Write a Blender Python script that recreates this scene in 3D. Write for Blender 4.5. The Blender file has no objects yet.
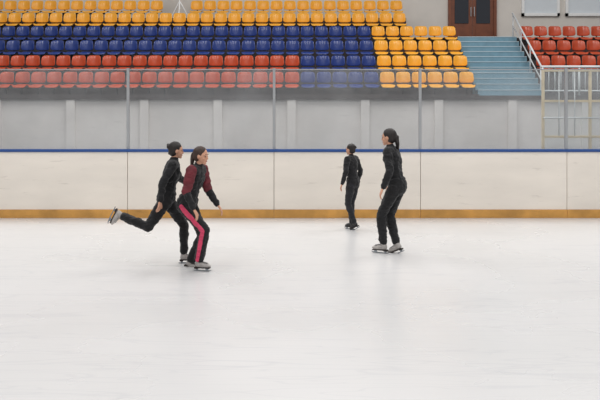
import bpy, bmesh, math, random
from mathutils import Vector, Matrix
random.seed(4)
S = bpy.context.scene
C = bpy.context.collection
S.view_settings.view_transform = 'Standard'
PI = math.pi
F = 833.33; HC = 1.8; HY = 110.0

# ---------------------------------------------------------------- materials
def srgb(r, g, b):
    f = lambda c: (c/255/12.92) if c/255 <= .04045 else ((c/255+.055)/1.055)**2.4
    return (f(r), f(g), f(b), 1)
def mat(name, col, rough=.6, metal=0, vary=.0, scale=8, spec=.5, bump=0, sheen=0, stretch=None, bdist=.01, scuff=None):
    m = bpy.data.materials.new(name); m.use_nodes = True
    nt = m.node_tree; b = nt.nodes['Principled BSDF']
    b.inputs['Base Color'].default_value = col
    b.inputs['Roughness'].default_value = rough
    b.inputs['Metallic'].default_value = metal
    b.inputs['Specular IOR Level'].default_value = spec
    if sheen: b.inputs['Sheen Weight'].default_value = sheen
    tc = nt.nodes.new('ShaderNodeTexCoord')
    n = nt.nodes.new('ShaderNodeTexNoise'); n.inputs['Scale'].default_value = scale
    n.inputs['Detail'].default_value = 4
    src = tc.outputs['Object']
    if stretch:
        mp = nt.nodes.new('ShaderNodeMapping'); mp.inputs['Scale'].default_value = stretch
        nt.links.new(src, mp.inputs['Vector']); src = mp.outputs['Vector']
    nt.links.new(src, n.inputs['Vector'])
    r = nt.nodes.new('ShaderNodeValToRGB')
    v = max(vary, .02)
    r.color_ramp.elements[0].position = .3; r.color_ramp.elements[1].position = .7
    r.color_ramp.elements[0].color = [c*(1-v) for c in col[:3]]+[1]
    r.color_ramp.elements[1].color = [min(1, c*(1+v)) for c in col[:3]]+[1]
    nt.links.new(n.outputs['Fac'], r.inputs['Fac'])
    out = r.outputs['Color']
    if scuff:
        q = nt.nodes.new('ShaderNodeTexNoise'); q.inputs['Scale'].default_value = 3; q.inputs['Detail'].default_value = 8; q.inputs['Roughness'].default_value = .7
        mp = nt.nodes.new('ShaderNodeMapping'); mp.inputs['Scale'].default_value = (.7,1,5)
        nt.links.new(tc.outputs['Object'], mp.inputs['Vector']); nt.links.new(mp.outputs['Vector'], q.inputs['Vector'])
        d = nt.nodes.new('ShaderNodeMapRange'); d.inputs['From Min'].default_value = .59; d.inputs['From Max'].default_value = .74
        d.inputs['To Min'].default_value = 0; d.inputs['To Max'].default_value = .5; nt.links.new(q.outputs['Fac'], d.inputs['Value'])
        x = nt.nodes.new('ShaderNodeMixRGB'); x.inputs['Color2'].default_value = scuff
        nt.links.new(d.outputs[0], x.inputs['Fac']); nt.links.new(out, x.inputs['Color1']); out = x.outputs['Color']
    nt.links.new(out, b.inputs['Base Color'])
    if bump:
        bp = nt.nodes.new('ShaderNodeBump'); bp.inputs['Strength'].default_value = bump
        bp.inputs['Distance'].default_value = bdist
        nt.links.new(n.outputs['Fac'], bp.inputs['Height']); nt.links.new(bp.outputs['Normal'], b.inputs['Normal'])
    return m
CL = dict(bump=1.0, bdist=.04, stretch=(1,1,2.4), scale=8)
M = dict(
    board=mat('board_white', srgb(241,233,222), .4, vary=.06, scale=1.6, stretch=(.5,1,1.6), scuff=srgb(176,165,153)),
    seam=mat('seam_grey', srgb(172,165,158), .6),
    kick=mat('kick_yellow', srgb(208,154,78), .5, vary=.22, scale=3, scuff=srgb(120,80,40)),
    cap=mat('cap_blue', srgb(45,85,150), .4),
    alu=mat('aluminium', srgb(176,178,180), .4, .5),
    orange=mat('seat_orange', srgb(186,72,36), .3, vary=.14, scale=3),
    blue=mat('seat_blue', srgb(30,54,122), .3, vary=.14, scale=3),
    yellow=mat('seat_yellow', srgb(240,170,46), .3, vary=.09, scale=3),
    bracket=mat('bracket_steel', srgb(46,46,50), .5, .3),
    concrete=mat('concrete', srgb(66,60,60), .85, vary=.16, scale=4, bump=.2),  # grey darkened so the colour carries some shadow between the seats
    standwall=mat('stand_wall', srgb(220,215,212), .7, vary=.1, scale=.9, scuff=srgb(176,172,170)),
    wall=mat('plaster_wall', srgb(216,210,202), .85, vary=.04, scale=2),
    stair=mat('stair_blue', srgb(112,146,162), .75, vary=.1, scale=6),
    nosing=mat('stair_nosing', srgb(186,202,208), .7),
    rail=mat('rail_paint', srgb(210,214,216), .45, .1),
    framey=mat('pale_wood_frame', srgb(218,200,166), .5, vary=.12, scale=6),
    wood=mat('door_wood', srgb(118,64,38), .45, vary=.15, scale=5),
    darkglass=mat('door_glass', srgb(45,48,55), .1),
    white=mat('white_paint', srgb(236,236,234), .45),
    pane=mat('window_pane', srgb(214,220,224), .12),
    black=mat('black_fabric', srgb(18,18,21), .85, vary=.45, sheen=.12, **CL),
    char=mat('charcoal_fabric', srgb(26,26,31), .85, vary=.45, sheen=.12, **CL),
    pink=mat('pink_fabric', srgb(210,64,100), .7, vary=.2, **CL),
    maroon=mat('maroon_fabric', srgb(104,32,42), .75, vary=.3, **CL),
    skin=mat('skin', srgb(204,154,128), .6, vary=.05, scale=10, spec=.3),
    hair=mat('dark_hair', srgb(30,22,20), .55, vary=.4, scale=30, bump=.9, stretch=(1,1,.3)),
    hairb=mat('brown_hair', srgb(58,38,29), .55, vary=.4, scale=30, bump=.9, stretch=(1,1,.3)),
    boot=mat('boot_light', srgb(166,161,157), .45, vary=.15, scale=20),
    bootdark=mat('boot_dark', srgb(40,38,40), .35),
    lace=mat('boot_lace', srgb(80,78,78), .8),
    steel=mat('blade_steel', srgb(150,155,160), .25, .9),
    sole=mat('sole_dark', srgb(40,30,26), .5),
    eye=mat('eye_dark', srgb(32,24,22), .2),
    lip=mat('lip', srgb(165,98,90), .5),
    rubber=mat('rubber_floor', srgb(70,72,78), .8, vary=.1),
)
def ice_mat():
    m = bpy.data.materials.new('ice'); m.use_nodes = True
    nt = m.node_tree; b = nt.nodes['Principled BSDF']; L = nt.links.new
    tc = nt.nodes.new('ShaderNodeTexCoord')
    n = nt.nodes.new('ShaderNodeTexNoise'); n.inputs['Scale'].default_value = .3; n.inputs['Detail'].default_value = 5
    L(tc.outputs['Object'], n.inputs['Vector'])
    r = nt.nodes.new('ShaderNodeValToRGB')
    r.color_ramp.elements[0].position = .3; r.color_ramp.elements[1].position = .7
    r.color_ramp.elements[0].color = srgb(209,209,209); r.color_ramp.elements[1].color = srgb(219,218,218)
    L(n.outputs['Fac'], r.inputs['Fac'])
    out = r.outputs['Color']
    for ang, sc in ((.5, 1.0), (-.35, .8), (1.3, 1.2), (.1, 1.7), (-.9, 2.1)):
        mp = nt.nodes.new('ShaderNodeMapping'); mp.inputs['Rotation'].default_value = (0,0,ang)
        mp.inputs['Scale'].default_value = (.12*sc, 1.1*sc, 1); mp.inputs['Location'].default_value = (sc*3, ang*5, 0)
        L(tc.outputs['Object'], mp.inputs['Vector'])
        q = nt.nodes.new('ShaderNodeTexNoise'); q.inputs['Scale'].default_value = 1.6; q.inputs['Detail'].default_value = 2
        L(mp.outputs['Vector'], q.inputs['Vector'])
        a = nt.nodes.new('ShaderNodeMath'); a.operation = 'SUBTRACT'; a.inputs[1].default_value = .5; L(q.outputs['Fac'], a.inputs[0])
        c = nt.nodes.new('ShaderNodeMath'); c.operation = 'ABSOLUTE'; L(a.outputs[0], c.inputs[0])
        d = nt.nodes.new('ShaderNodeMapRange'); d.inputs['From Min'].default_value = 0; d.inputs['From Max'].default_value = .006
        d.inputs['To Min'].default_value = 1; d.inputs['To Max'].default_value = 0; L(c.outputs[0], d.inputs['Value'])
        x = nt.nodes.new('ShaderNodeMixRGB'); x.blend_type = 'MIX'; x.inputs['Color2'].default_value = srgb(190,191,195)
        fm = nt.nodes.new('ShaderNodeMath'); fm.operation = 'MULTIPLY'; fm.inputs[1].default_value = .28; L(d.outputs[0], fm.inputs[0])
        L(fm.outputs[0], x.inputs['Fac']); L(out, x.inputs['Color1']); out = x.outputs['Color']
    L(out, b.inputs['Base Color'])
    rr = nt.nodes.new('ShaderNodeMapRange'); rr.inputs['From Min'].default_value = .3; rr.inputs['From Max'].default_value = .7
    rr.inputs['To Min'].default_value = .23; rr.inputs['To Max'].default_value = .34; L(n.outputs['Fac'], rr.inputs['Value']); L(rr.outputs[0], b.inputs['Roughness'])
    b.inputs['Specular IOR Level'].default_value = .42
    return m
M['ice'] = ice_mat()
def glass_mat():
    m = bpy.data.materials.new('rink_glass'); m.use_nodes = True
    nt = m.node_tree; nt.nodes.remove(nt.nodes['Principled BSDF']); o = nt.nodes['Material Output']
    t = nt.nodes.new('ShaderNodeBsdfTransparent'); t.inputs['Color'].default_value = (.97,.985,.985,1)
    g = nt.nodes.new('ShaderNodeBsdfGlossy'); g.inputs['Roughness'].default_value = .12
    d = nt.nodes.new('ShaderNodeBsdfDiffuse'); d.inputs['Color'].default_value = (.85,.86,.88,1)
    n = nt.nodes.new('ShaderNodeTexNoise'); n.inputs['Scale'].default_value = .9; n.inputs['Detail'].default_value = 5
    tc = nt.nodes.new('ShaderNodeTexCoord'); nt.links.new(tc.outputs['Object'], n.inputs['Vector'])
    mr = nt.nodes.new('ShaderNodeMapRange'); mr.inputs['From Min'].default_value = .3; mr.inputs['From Max'].default_value = .7
    mr.inputs['To Min'].default_value = .02; mr.inputs['To Max'].default_value = .12; nt.links.new(n.outputs['Fac'], mr.inputs['Value'])
    y = nt.nodes.new('ShaderNodeMixShader'); nt.links.new(mr.outputs[0], y.inputs['Fac'])
    nt.links.new(t.outputs[0], y.inputs[1]); nt.links.new(d.outputs[0], y.inputs[2])
    x = nt.nodes.new('ShaderNodeMixShader'); x.inputs['Fac'].default_value = .05
    nt.links.new(y.outputs[0], x.inputs[1]); nt.links.new(g.outputs[0], x.inputs[2]); nt.links.new(x.outputs[0], o.inputs['Surface'])
    return m
M['glass'] = glass_mat()

# ---------------------------------------------------------------- helpers
def box(bm, x0, x1, y0, y1, z0, z1, bev=0):
    r = bmesh.ops.create_cube(bm, size=1)
    vs = r['verts']
    for v in vs:
        v.co = Vector((x0 if v.co.x < 0 else x1, y0 if v.co.y < 0 else y1, z0 if v.co.z < 0 else z1))
    if bev:
        es = list({e for v in vs for e in v.link_edges})
        bmesh.ops.bevel(bm, geom=es, offset=bev, segments=2, affect='EDGES')
def frustum(bm, p0, p1, r0, r1, seg=14):
    p0, p1 = Vector(p0), Vector(p1); d = p1-p0
    if d.length < 1e-6: return
    q = Vector((0,0,1)).rotation_difference(d.normalized()).to_matrix()
    a = [bm.verts.new(p0+q@Vector((r0*math.cos(t), r0*math.sin(t), 0))) for t in [2*PI*i/seg for i in range(seg)]]
    b = [bm.verts.new(p1+q@Vector((r1*math.cos(t), r1*math.sin(t), 0))) for t in [2*PI*i/seg for i in range(seg)]]
    for i in range(seg): bm.faces.new((a[i], a[(i+1)%seg], b[(i+1)%seg], b[i]))
    bm.faces.new(list(reversed(a))); bm.faces.new(b)
def ell(bm, c, r, rot=None, u=14, v=10):
    m = Matrix.Translation(Vector(c))
    if rot is not None: m = m @ rot.to_4x4()
    m = m @ Matrix.Diagonal((r[0], r[1], r[2], 1))
    bmesh.ops.create_uvsphere(bm, u_segments=u, v_segments=v, radius=1, matrix=m)
def chain(bm, pts, rad):
    for p, r in zip(pts, rad): ell(bm, p, (r,r,r))
    for i in range(len(pts)-1): frustum(bm, pts[i], pts[i+1], rad[i], rad[i+1])
def obj(name, bm, m, parent=None, smooth=False):
    me = bpy.data.meshes.new(name); bm.normal_update(); bm.to_mesh(me); bm.free()
    if smooth:
        for p in me.polygons: p.use_smooth = True
    o = bpy.data.objects.new(name, me); C.objects.link(o)
    me.materials.append(m)
    if parent: o.parent = parent
    return o
FOLD = bpy.data.textures.new('cloth_folds', 'CLOUDS'); FOLD.noise_scale = .055; FOLD.noise_depth = 2
def remeshed(name, bm, m, parent, voxel=.008, it=4, fold=0):
    o = obj(name, bm, m)
    r = o.modifiers.new('r', 'REMESH'); r.mode = 'VOXEL'; r.voxel_size = voxel; r.use_smooth_shade = True
    s = o.modifiers.new('s', 'SMOOTH'); s.iterations = it; s.factor = .5
    if fold:
        d = o.modifiers.new('d', 'DISPLACE'); d.texture = FOLD; d.strength = fold; d.mid_level = .33; d.texture_coords = 'LOCAL'
    dg = bpy.context.evaluated_depsgraph_get(); dg.update()
    me = bpy.data.meshes.new_from_object(o.evaluated_get(dg))
    old = o.data; o.modifiers.clear(); o.data = me; bpy.data.meshes.remove(old)
    me.name = name
    if not me.materials: me.materials.append(m)
    for p in me.polygons: p.use_smooth = True
    o.parent = parent
    return o
def thing(name, label, cat, loc=(0,0,0), rz=0, group=None):
    o = bpy.data.objects.new(name, None); C.objects.link(o); o.empty_display_size = .1
    o.location = loc; o.rotation_euler = (0,0,rz); o['label'] = label; o['category'] = cat
    if group: o['group'] = group
    return o
def struct(name, bm, m, parent=None, **k):
    o = obj(name, bm, m, parent, **k)
    if parent is None: o['kind'] = 'structure'
    return o
def B(*a, **k):
    bm = bmesh.new(); box(bm, *a, **k); return bm
def XX(px, Y): return (px-300)*Y/F

# ---------------------------------------------------------------- setting
YB = 13.9
o = struct('floor', B(-16, 16, -6, YB+.05, -.06, 0), M['ice']); o['label'] = 'white skated ice surface of the rink'
o = struct('floor_walkway', B(-16, 16, YB+.05, 27.4, -.06, 0), M['rubber']); o['label'] = 'dark floor behind the rink boards'

ZT = [2.46+.49*i for i in range(6)]
YR = [22+.85*i for i in range(6)]
XL = -11.5
def tiers(name, x0, x1f, rows, lab):
    bm = bmesh.new()
    for i in rows:
        yb = YR[i]+.5
        box(bm, x0, x1f(i), YR[i]-.35, yb if i < rows[-1] else 27.2, 0, ZT[i]-.25)
    o = struct(name, bm, M['concrete']); o['label'] = lab
tiers('floor_terrace', XL, lambda i: 4.66 if i < 4 else 3.3, range(6), 'concrete terraces under the left seating block')
tiers('floor_terrace', 6.4, lambda i: 11.5, range(1, 4), 'concrete terraces under the right seating block')
o = struct('floor_landing', B(3.3, 11.5, 24.9, 27.2, 3.4, 3.96), M['concrete']); o['label'] = 'landing in front of the brown door'
bm = bmesh.new(); box(bm, XL, 11.5, 20.75, 20.95, 0, 2.16)
for x in [XL+.2+1.83*k for k in range(13)]: box(bm, x, x+.22, 20.68, 20.76, 0, 2.16, bev=.01)
o = struct('wall_stand', bm, M['standwall']); o['label'] = 'pale wall with pilasters under the front of the seating'
o = struct('floor_gangway', B(XL, 11.5, 20.66, 21.65, 2.06, 2.16), M['concrete']); o['label'] = 'walkway in front of the first seats'
DX0, DX1 = 4.83, 6.4
bm = bmesh.new()
box(bm, XL, DX0, 27.2, 27.4, 0, 9); box(bm, DX1, 11.5, 27.2, 27.4, 0, 9); box(bm, DX0, DX1, 27.2, 27.4, 6.15, 9); box(bm, DX0, DX1, 27.2, 27.4, 0, 3.96)
o = struct('wall_back', bm, M['wall']); o['label'] = 'off-white rear wall of the arena'
bm = bmesh.new()
box(bm, DX0, DX0+.09, 27.1, 27.3, 3.96, 6.15); box(bm, DX1-.09, DX1, 27.1, 27.3, 3.96, 6.15); box(bm, DX0, DX1, 27.1, 27.3, 6.05, 6.15)
dr = struct('door_1', bm, M['wood']); dr['label'] = 'brown wooden double door at the top of the stairs'
mid = (DX0+DX1)/2
for s, (a, b) in enumerate(((DX0+.09, mid-.005), (mid+.005, DX1-.09))):
    bm = bmesh.new()
    box(bm, a, b, 27.16, 27.21, 3.98, 6.05)
    box(bm, a+.1, b-.1, 27.145, 27.165, 4.06, 4.5, bev=.006)
    lf = obj('door_leaf', bm, M['wood'], dr)
    obj('door_glass', B(a+.12, b-.12, 27.14, 27.165, 4.62, 5.9), M['darkglass'], lf)
    bm = bmesh.new(); hx = (b-.05) if s == 0 else (a+.05)
    frustum(bm, (hx, 27.1, 4.85), (hx, 27.1, 5.15), .014, .014)
    for z in (4.88, 5.12): frustum(bm, (hx, 27.1, z), (hx, 27.17, z), .01, .01)
    obj('door_handle', bm, M['alu'], lf)
for i, (a, b) in enumerate(((7.22, 8.45), (8.65, 9.9))):
    bm = bmesh.new(); z0, z1 = 4.86, 6.3
    box(bm, a, b, 27.1, 27.2, z0, z0+.09); box(bm, a, b, 27.1, 27.2, z1-.09, z1)
    box(bm, a, a+.08, 27.1, 27.2, z0, z1); box(bm, b-.08, b, 27.1, 27.2, z0, z1)
    w = struct('window_%d' % (i+1), bm, M['white']); w['label'] = 'white framed pale window high on the rear wall'
    obj('window_pane', B(a+.08, b-.08, 27.15, 27.19, z0+.09, z1-.09), M['pane'], w)
bm = bmesh.new(); bn = bmesh.new(); n = 12
for k in range(n):
    z = 3.964-k*.1636; y1 = 24.9-k*.277
    box(bm, 4.66, 6.4, y1-.277, y1, 1.0, z)
    box(bn, 4.67, 6.39, y1-.287, y1-.235, z-.012, z+.006)
st = struct('floor_stairs', bm, M['stair']); st['label'] = 'pale blue stair flight between the seating blocks'
obj('stair_nosing', bn, M['nosing'], st)

# ---------------------------------------------------------------- rink barrier
rb = thing('rink_barrier', 'white rink dasher boards with blue top rail, yellow kick strip and clear glass', 'rink boards', (0, YB, 0))
posts = [XX(567-146.5*k, YB) for k in range(-2, 8)][::-1]
for a, b in zip(posts[:-1], posts[1:]):
    obj('board_panel', B(a+.004, b-.004, 0, .08, .0, 1.1, bev=.003), M['board'], rb)
    obj('kick_plate', B(a+.002, b-.002, -.014, 0, 0, .14, bev=.003), M['kick'], rb)
    obj('glass_panel', B(a+.03, b-.03, .045, .057, 1.14, 2.47), M['glass'], rb)
obj('cap_rail', B(posts[0], posts[-1], -.03, .13, 1.1, 1.145, bev=.01), M['cap'], rb)
obj('backing', B(posts[0], posts[-1], .08, .1, 0, 1.1), M['seam'], rb)
obj('glass_edge_trim', B(posts[0], posts[-1], .042, .06, 2.47, 2.487), M['alu'], rb)
for x in posts:
    obj('glass_post', B(x-.024, x+.024, .03, .075, 1.145, 2.5, bev=.005), M['alu'], rb)

# ---------------------------------------------------------------- seats
def shell(f, nu=12, nv=12, th=.012):
    bm = bmesh.new(); g = []
    for j in range(nv+1):
        row = []
        for i in range(nu+1):
            u, v = -1+2*i/nu, -1+2*j/nv
            # monotonic square-to-rounded-square mapping
            row.append(bm.verts.new(f(u*math.sqrt(1-.22*v**6), v*math.sqrt(1-.22*u**6))))
        g.append(row)
    for j in range(nv):
        for i in range(nu): bm.faces.new((g[j][i], g[j][i+1], g[j+1][i+1], g[j+1][i]))
    bm.normal_update()
    bmesh.ops.solidify(bm, geom=bm.faces[:], thickness=th)
    bmesh.ops.recalc_face_normals(bm, faces=bm.faces[:])
    return bm
def back_f(u, v): return Vector(((.182-.01*v)*u, .135-.1*u*u+.06*(v+1)/2+.02*v*v, .458+.145*v+.008*(1-u*u)*(v > 0)))
def pan_f(u, v):
    y = -.08+.19*v
    z = .255-.035*(1-u*u)*(1-v*v)*1.5
    if v < -.55: z -= .2*(-.55-v)**1.2
    if v > .7: z += .08*(v-.7)
    return Vector((.184*u, y, z))
protos = {}
def new_seat(col):
    t = thing('stadium_seat', '', 'seat')
    obj('backrest', shell(back_f), M[col], t, smooth=True)
    obj('seat_pan', shell(pan_f), M[col], t, smooth=True)
    bm = bmesh.new()
    box(bm, -.03, .03, -.06, .06, 0, .012); box(bm, -.018, .018, -.03, .03, .012, .2, bev=.004)
    box(bm, -.018, .018, -.02, .17, .17, .19); box(bm, -.018, .018, .16, .18, .17, .36)
    obj('leg', bm, M['bracket'], t)
    return t
def seat(col, x, i, label, group):
    if col not in protos:
        r = new_seat(col); protos[col] = r
    else:
        p = protos[col]; r = p.copy(); C.objects.link(r)
        for ch in list(p.children):
            c = ch.copy(); C.objects.link(c); c.parent = r
    r.location = (x, YR[i], ZT[i]-.25); r.rotation_euler = (0,0,random.uniform(-.03,.03))
    r['label'] = label; r['group'] = group
def orde(n):
    return '%d%s' % (n, 'th' if 10 <= n % 100 <= 20 else {1:'st',2:'nd',3:'rd'}.get(n % 10, 'th'))
RN = ['front row', 'second row', 'third row', 'fourth row', 'fifth row', 'top row']
P = .42
for i in range(6):
    xe = 4.62 if i < 4 else 3.25
    lim = XX(-8, YR[i]); k = 0; cnt = {}
    while True:
        x = xe-P/2-P*k
        if x < lim: break
        k += 1
        if i >= 4: col = 'yellow'; ref = 'from its right end'
        elif x > 2.1: col = 'yellow'; ref = 'left from the stairs'
        elif i >= 2 or x > 0: col = 'blue'; ref = 'left from the yellow seats'
        else: col = 'orange'; ref = 'left from the blue seats'
        if i == 5 and -4.25 < x < -3.3: continue
        cnt[col] = cnt.get(col, 0)+1
        lab = '%s plastic seat in the %s, %s %s' % (col, RN[i], orde(cnt[col]), ref)
        seat(col, x, i, lab, '%s stadium seats in the left block' % col)
for i in (1, 2, 3):
    k = 0
    while True:
        x = 6.48+P/2+P*k
        if x > XX(608, YR[i]): break
        k += 1
        seat('orange', x, i, 'orange plastic seat right of the stairs, %s row there, %s from the stairs' % (['lowest','middle','highest'][i-1], orde(k)), 'orange stadium seats right of the stairs')

t = thing('tripod_stand', 'white metal stand with splayed legs in the gap of the top seat row', 'stand', (-3.77, 26.1, ZT[5]-.25))
bm = bmesh.new(); frustum(bm, (0,0,.3), (0,0,1.3), .025, .02); obj('pole', bm, M['white'], t)
for a in (PI*.9, PI*.1, -PI/2):
    bm = bmesh.new(); chain(bm, [(0,0,.55), (.3*math.cos(a), .2*math.sin(a), .02)], [.02,.018]); obj('leg', bm, M['white'], t)
bm = bmesh.new(); box(bm, -.3, .3, -.02, .02, .9, 1.35, bev=.01); obj('panel', bm, M['white'], t)

def tube(name, p0, p1, r, parent, m='rail'):
    bm = bmesh.new(); chain(bm, [p0, p1], [r, r]); return obj(name, bm, M[m], parent, smooth=True)
gx0, gx1 = XX(541, 21), 9.1
t = thing('guard_railing', 'pale tubular guard railing with vertical bars in front of the right orange seats', 'railing', (0, 20.85, 2.16))
tube('top_rail', (gx0,0,.72), (gx1,0,.72), .034, t); tube('bottom_rail', (gx0,0,.12), (gx1,0,.12), .02, t)
k = 0
while gx0+k*.152 <= gx1:
    if k % 6 == 0: tube('post', (gx0+k*.152,0,0), (gx0+k*.152,0,.72), .028, t)
    else: tube('baluster', (gx0+k*.152,0,.12), (gx0+k*.152,0,.72), .012, t)
    k += 1
def handrail(x, lab):
    t = thing('handrail', lab, 'handrail', (x, 0, 0))
    def zt(y): return 3.964-(24.9-y)/.277*.1636
    tube('rail', (0,21.9,zt(21.9)+.75), (0,24.85,zt(24.85)+.75), .026, t)
    tube('lower_rail', (0,21.9,zt(21.9)+.4), (0,24.85,zt(24.85)+.4), .018, t)
    for y in (21.95, 22.95, 23.9, 24.8): tube('post', (0,y,zt(y)-.1), (0,y,zt(y)+.75), .018, t)
handrail(6.34, 'white sloping double handrail on the right side of the blue stairs')
t = thing('metal_frame', 'pale wood and metal frame with glazed panes just behind the rink glass at far right', 'frame', (0, 15, 0))
fa, fb_ = XX(543, 15), XX(606, 15)
fm_ = XX(590, 15)
for x in (fa, fm_, fb_):
    obj('upright', B(x-.022, x+.022, -.03, .03, 0, 2.54, bev=.006), M['framey'], t)
for z in (2.49, 1.94, 1.3):
    obj('crossbar', B(fa, fb_, -.025, .025, z, z+.04, bev=.006), M['framey'], t)
for a, b in ((fa, fm_), (fm_, fb_)):
    for z0, z1 in ((.1, 1.3), (1.34, 1.94), (1.98, 2.49)):
        obj('glazed_pane', B(a+.025, b-.025, .0, .008, z0, z1), M['glass'], t)
tube('metal_rail', (fa,-.05,1.66), (fb_,-.05,1.66), .014, t)
for k in (1, 2):
    x = fa+(fm_-fa)*k/3; tube('metal_bar', (x,-.02,1.34), (x,-.02,2.49), .009, t)

# ---------------------------------------------------------------- people
def N(v): return Vector(v).normalized()
def person(root_xy, heading, Hh, lean, arms, legs, mats, label, hairstyle='bun', headdir=0, stripe=False, torso_side=0, group=None, jacket2=None, nod=.4):
    s = Hh/1.72
    up = N((math.sin(lean), math.sin(torso_side), math.cos(lean)))
    fw = N(Vector((1,0,0))-up*up.x); lf = up.cross(fw)
    pel = Vector((0,0,0))
    hip = {'L': pel+Vector((0,.08,-.02)), 'R': pel+Vector((0,-.08,-.02))}
    wai = pel+up*.14; che = pel+up*.34; nec = pel+up*.50; hb = nec+up*.06
    sh = {'L': pel+up*.455+lf*.158, 'R': pel+up*.455-lf*.158}
    kn, an, fd, fu = {}, {}, {}, {}
    for q in 'LR':
        td, sd, f, flat = legs[q]
        kn[q] = hip[q]+N(td)*.42; an[q] = kn[q]+N(sd)*.38
        fd[q] = N(f)
        fu[q] = Vector((0,0,1)) if flat else N(-N(sd)-fd[q]*(-N(sd)).dot(fd[q]))
    sup = [q for q in 'LR' if legs[q][3]][0]
    off = Vector((-an[sup].x-.04*fd[sup].x, -an[sup].y, -(an[sup].z-.135)))
    R = Matrix.Rotation(heading, 3, 'Z')
    T = lambda p: (R@(Vector(p)+off))*s
    D = lambda d: R@Vector(d)
    el, wr = {}, {}
    for q in 'LR':
        ud, fd2 = arms[q]
        el[q] = sh[q]+N(ud)*.27; wr[q] = el[q]+N(fd2)*.235
    root = thing('person', label, 'person', (root_xy[0], root_xy[1], 0), 0, group)
    hh = Matrix.Rotation(headdir, 3, 'Z')
    HF = D(hh@N((fw.x, fw.y, fw.z*nod))); HU = Vector((0,0,1)); HU = N(HU-HF*HU.dot(HF)); HL = HU.cross(HF)
    HR = Matrix((HF, HL, HU)).transposed()
    hs = .92*s
    hc = T(nec)+D(up)*.045*s+(HU*.115+HF*.018)*hs
    h = lambda f, l, u: hc+(HF*f+HL*l+HU*u)*hs
    TR = Matrix((D(fw), D(lf), D(up))).transposed()
    def hr(a, b, c): return (a*hs, b*hs, c*hs)
    bm = bmesh.new()
    def torso(bm, g=0):
        ell(bm, T(pel+Vector((-.012,0,.0))), ((.1+g)*s, (.14+g)*s, (.115+g)*s), TR)
        ell(bm, T(wai), ((.08+g)*s, (.108+g)*s, (.14+g)*s), TR)
        ell(bm, T(che), ((.095+g)*s, (.136+g)*s, (.17+g)*s), TR)
        for q in (1, -1):
            ell(bm, T(che+up*.03+lf*.055*q+fw*.04), ((.052+g)*s,)*3, TR)
        chain(bm, [T(sh['L']-lf*.02), T(pel+up*.45), T(sh['R']+lf*.02)], [(.048+g)*s, (.068+g)*s, (.048+g)*s])
    torso(bm)
    chain(bm, [T(pel+up*.45), T(hb)], [.05*s, .044*s])
    ell(bm, h(-.012,0,.018), hr(.098,.077,.098), HR, 20, 14)
    ell(bm, h(.026,0,-.045), hr(.064,.056,.066), HR)
    ell(bm, h(.066,0,-.098), hr(.022,.024,.02), HR)
    chain(bm, [h(.084,0,.005), h(.1,0,-.032)], [.009*s,.011*s])
    ell(bm, h(.08,0,-.068), hr(.012,.024,.014), HR)
    for q in (1,-1):
        ell(bm, h(-.005,.077*q,-.012), hr(.02,.011,.032), HR)
        ell(bm, h(.068,.032*q,.022), hr(.018,.026,.01), HR)
        ell(bm, h(.058,.04*q,-.035), hr(.024,.022,.022), HR)
    for q in 'LR':
        m = sh[q].lerp(el[q], .4)
        chain(bm, [T(sh[q]), T(m), T(el[q])], [.046*s,.038*s,.032*s])
        chain(bm, [T(el[q]), T(el[q].lerp(wr[q], .3)), T(wr[q])], [.032*s,.033*s,.022*s])
        hk = hip[q].lerp(kn[q], .35)
        chain(bm, [T(hip[q]), T(hk), T(kn[q])], [.08*s,.072*s,.045*s])
        td, sd, f, fl = legs[q]
        calf = kn[q].lerp(an[q], .32)-N(Vector(f)-N(sd)*Vector(f).dot(N(sd)))*.008
        chain(bm, [T(kn[q]), T(calf), T(an[q])], [.045*s,.046*s,.03*s])
        fdir = N(arms[q][1]); side = N(fdir.cross(Vector((.3,.2,1)))); pal = fdir.cross(side)
        w = wr[q]
        for i_, (so, ln) in enumerate(((-.027,.066),(-.009,.074),(.009,.07),(.027,.056))):
            k0 = w+fdir*.03+side*so*.6; k1 = w+fdir*.088+side*so
            k2 = k1+(fdir*.9+pal*.3)*ln*.5; k3 = k2+(fdir*.65+pal*.65)*ln*.5
            chain(bm, [T(w+fdir*.005), T(k0), T(k1), T(k2), T(k3)], [.015*s,.014*s,.0105*s,.0095*s,.008*s])
        t0 = w+fdir*.025-side*.02; t1 = t0+(fdir*.7-side*.75)*.045; t2 = t1+(fdir*.95-side*.25)*.035
        chain(bm, [T(t0), T(t1), T(t2)], [.014*s,.011*s,.009*s])
    remeshed('body', bm, M['skin'], root, .006, 3)
    bm = bmesh.new(); torso(bm, .016)
    ell(bm, T(pel+up*.02), (.12*s,.158*s,.085*s), TR)
    ell(bm, T(pel+up*.075), (.118*s,.145*s,.05*s), TR)
    chain(bm, [T(pel+up*.45), T(pel+up*.515)], [.06*s,.055*s])
    for q in 'LR':
        chain(bm, [T(sh[q]), T(sh[q].lerp(el[q],.45)), T(el[q])], [.061*s,.053*s,.048*s])
        chain(bm, [T(el[q]), T(el[q].lerp(wr[q],.5)), T(el[q].lerp(wr[q],.88)), T(el[q].lerp(wr[q],.97))], [.048*s,.042*s,.036*s,.03*s])
    jk = remeshed('jacket', bm, M[mats['top']], root, .009, 3, fold=.032*s)
    if jacket2:
        for q in 'LR':
            bm = bmesh.new()
            chain(bm, [T(sh[q].lerp(el[q],.0)), T(sh[q].lerp(el[q],.45)), T(el[q])], [.067*s,.059*s,.053*s])
            remeshed('sleeve_panel', bm, M[jacket2], jk, .009, 2, fold=.032*s)
    bm = bmesh.new()
    ell(bm, T(pel+Vector((-.012,0,.0))), (.112*s,.152*s,.128*s), TR)
    fl_ = mats.get('flare', 0)
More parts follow.
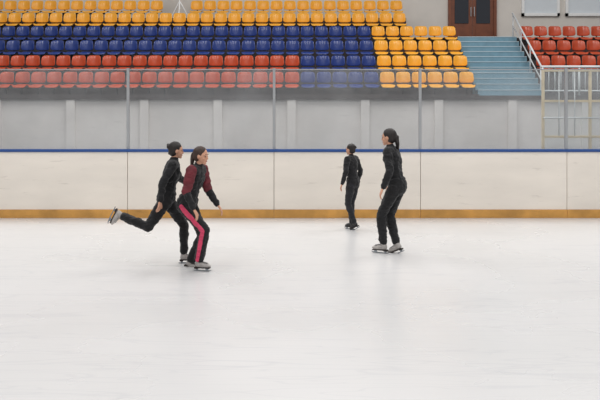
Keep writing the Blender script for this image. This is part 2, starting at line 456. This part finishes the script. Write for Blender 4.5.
    for q in 'LR':
        chain(bm, [T(hip[q]), T(hip[q].lerp(kn[q],.35)), T(kn[q])], [.088*s,.082*s,.06*s])
        chain(bm, [T(kn[q]), T(kn[q].lerp(an[q],.35)), T(kn[q].lerp(an[q],.75)), T(kn[q].lerp(an[q],.93))], [.06*s,(.06+fl_*.3)*s,(.051+fl_)*s,(.053+fl_)*s])
    tr = remeshed('trousers', bm, M[mats['legs']], root, .009, 3, fold=.028*s)
    if stripe:
        for q in 'LR':
            sg = 1 if q == 'L' else -1
            o1 = Vector((0, sg*.074, 0)); o2 = Vector((0, sg*.05, 0)); o3 = Vector((0, sg*.052, 0))
            bm = bmesh.new()
            chain(bm, [T(hip[q]+o1), T(hip[q].lerp(kn[q],.4)+o1*.88), T(kn[q]+o2), T(kn[q].lerp(an[q],.4)+o2), T(kn[q].lerp(an[q],.97)+o3)], [.03*s,.031*s,.025*s,.026*s,.022*s])
            remeshed('side_stripe', bm, M['pink'], tr, .007, 2, fold=.024*s)
    bm = bmesh.new()
    ell(bm, h(-.026,0,.032), hr(.1,.084,.097), HR, 20, 14)
    ell(bm, h(-.045,0,-.02), hr(.07,.075,.075), HR)
    if hairstyle == 'bun':
        ell(bm, h(-.112,0,.05), hr(.036,.038,.036), HR)
        for a_, b_, c_ in ((-.125,.03,.07),(-.13,-.02,.04),(-.1,.0,-.05)): ell(bm, h(a_,b_,c_), hr(.02,.018,.024), HR)
    elif hairstyle == 'tail':
        chain(bm, [h(-.09,0,.03), h(-.125,0,-.01), h(-.13,0,-.09), h(-.12,0,-.17)], [.028*s,.03*s,.026*s,.012*s])
        chain(bm, [h(-.115,.015,-.02), h(-.15,.02,-.1), h(-.145,.02,-.2)], [.018*s,.018*s,.007*s])
        chain(bm, [h(-.115,-.015,-.02), h(-.12,-.025,-.1), h(-.1,-.02,-.17)], [.018*s,.016*s,.007*s])
    remeshed('hair', bm, M[mats['hair']], root, .007, 2, fold=.01*s)
    for q in (1,-1):
        bm = bmesh.new(); ell(bm, h(.079,.031*q,-.002), hr(.007,.013,.007), HR); obj('eye', bm, M['eye'], root, smooth=True)
        bm = bmesh.new(); ell(bm, h(.083,.032*q,.026), hr(.006,.02,.004), HR); obj('eyebrow', bm, M[mats['hair']], root, smooth=True)
    bm = bmesh.new(); ell(bm, h(.088,0,-.069), hr(.007,.021,.007), HR); obj('mouth', bm, M['lip'], root, smooth=True)
    for q in 'LR':
        A = T(an[q]); f = D(fd[q]); u = D(fu[q]); l = u.cross(f); l.normalize()
        FR = Matrix((f, l, u)).transposed()
        g = lambda a, b, c: A+(f*a+l*b+u*c)*s
        bm = bmesh.new()
        chain(bm, [A+D(-N(legs[q][1]))*.1*s, A, g(-.012,0,-.05)], [.046*s,.042*s,.04*s])
        chain(bm, [g(-.02,0,-.056), g(.06,0,-.06), g(.12,0,-.066)], [.034*s,.037*s,.027*s])
        ell(bm, g(.09,0,-.066), (.075*s,.038*s,.025*s), FR)
        bt = remeshed('skate_boot', bm, M[mats['boot']], root, .006, 2)
        bm = bmesh.new()
        for k_ in range(5):
            a0 = .035+.017*k_; z0 = -.018-.004*k_
            chain(bm, [g(a0,-.02,z0), g(a0+.008,0,z0+.006), g(a0+.012,.02,z0-.006)], [.0035*s]*3)
        obj('laces', bm, M['lace'], bt, smooth=True)
        def fb(bm, a0, a1, b0, b1, c0, c1):
            r = bmesh.ops.create_cube(bm, size=1)
            for v in r['verts']:
                v.co = g(a0 if v.co.x < 0 else a1, b0 if v.co.y < 0 else b1, c0 if v.co.z < 0 else c1)
        bm = bmesh.new(); fb(bm, -.058, .15, -.03, .03, -.098, -.086); fb(bm, -.058, -.01, -.026, .026, -.108, -.096)
        obj('sole', bm, M['sole'], bt)
        bm = bmesh.new()
        prof = [(-.075,-.124),(-.07,-.134),(.0,-.1352),(.1,-.1352),(.15,-.131),(.172,-.118),(.165,-.112),(.13,-.12),(.0,-.123)]
        va = [bm.verts.new(g(a,-.0022,c)) for a, c in prof]; vb = [bm.verts.new(g(a,.0022,c)) for a, c in prof]
        bm.faces.new(va); bm.faces.new(list(reversed(vb)))
        for i_ in range(len(prof)):
            j_ = (i_+1) % len(prof); bm.faces.new((va[i_], vb[i_], vb[j_], va[j_]))
        fb(bm, -.045,-.015,-.004,.004,-.123,-.1); fb(bm, .09,.13,-.004,.004,-.122,-.096)
        bmesh.ops.recalc_face_normals(bm, faces=bm.faces[:])
        obj('blade', bm, M['steel'], bt)
    return root

def spot(px, py):
    Y = F*HC/(py-HY); return (XX(px, Y), Y)
person(spot(187,263), 0.1, 1.5, .2,
    arms={'L': ((.2,.6,-.7),(.6,.5,-.4)), 'R': ((-.45,-.3,-.8),(-.1,-.25,-.85))},
    legs={'L': ((.55,.0,-.84),(.0,0,-1),(1,0,0),True), 'R': ((-.52,-.05,-.78),(-.95,.1,.4),(-.45,0,-.9),False)},
    mats=dict(top='black', legs='black', hair='hair', boot='boot'), hairstyle='bun', headdir=.2,
    label='skater in all black with one bent leg lifted behind, left of the pink-striped skater')
person(spot(202,271), -.35, 1.53, .32,
    arms={'L': ((.15,.2,-.95),(.5,.1,-.75)), 'R': ((-.15,-.25,-.95),(.45,-.05,-.8))},
    legs={'R': ((.74,-.04,-.74),(-.2,-.02,-1),(1,0,0),True), 'L': ((.4,.04,-.9),(-.45,.05,-.85),(1,0,-.4),False)},
    mats=dict(top='black', legs='black', hair='hairb', boot='boot', flare=.008), hairstyle='tail', stripe=True, jacket2='maroon',
    label='skater in dark trousers with bright pink side stripes, beside the all black skater')
person(spot(350,229), PI*.8, 1.3, .08,
    arms={'L': ((-.1,.35,-.9),(.3,.05,-.9)), 'R': ((-.2,-.35,-.9),(.3,-.05,-.9))},
    legs={'R': ((.16,.1,-1),(-.06,.05,-1),(1,0,0),True), 'L': ((.16,.0,-1),(-.34,-.06,-.95),(.8,0,-.45),False)},
    mats=dict(top='black', legs='char', hair='hair', boot='bootdark'), hairstyle='bun',
    label='smallest and farthest skater, in black, upright with legs close together near the boards')
person(spot(380.5,253), PI*.86, 1.62, .18,
    arms={'L': ((-.25,.35,-.9),(.35,.12,-.9)), 'R': ((-.05,-.35,-.92),(.5,-.12,-.8))},
    legs={'L': ((.46,.03,-.9),(-.06,-.06,-1),(1,0,0),True), 'R': ((.34,.0,-1),(-.3,.12,-.95),(.92,0,-.4),False)},
    mats=dict(top='black', legs='black', hair='hair', boot='boot'), hairstyle='tail',
    label='tallest skater, in a black jacket and trousers, gliding with the skates close together')

# ---------------------------------------------------------------- light
w = bpy.data.worlds.new('World'); S.world = w; w.use_nodes = True
bg = w.node_tree.nodes['Background']; bg.inputs['Color'].default_value = (.98,.98,1,1); bg.inputs['Strength'].default_value = .44
def area(loc, sx, sy, e, rot=(0,0,0), col=(1,.98,.955)):
    l = bpy.data.lights.new('arena_light', 'AREA'); l.shape = 'RECTANGLE'; l.size = sx; l.size_y = sy; l.energy = e; l.color = col
    o = bpy.data.objects.new('arena_light', l); C.objects.link(o); o.location = loc; o.rotation_euler = rot
for x in (-7, 0, 7):
    area((x, 3, 10), 2.5, 14, 410); area((x, 17, 11), 2.5, 7, 520, (math.radians(-8),0,0))
# ---------------------------------------------------------------- camera
cd = bpy.data.cameras.new('camera'); cd.lens = 50; cd.sensor_width = 36; cd.shift_y = -.15
co = bpy.data.objects.new('camera', cd); C.objects.link(co); co.location = (0,0,HC); co.rotation_euler = (PI/2,0,0)
S.camera = co
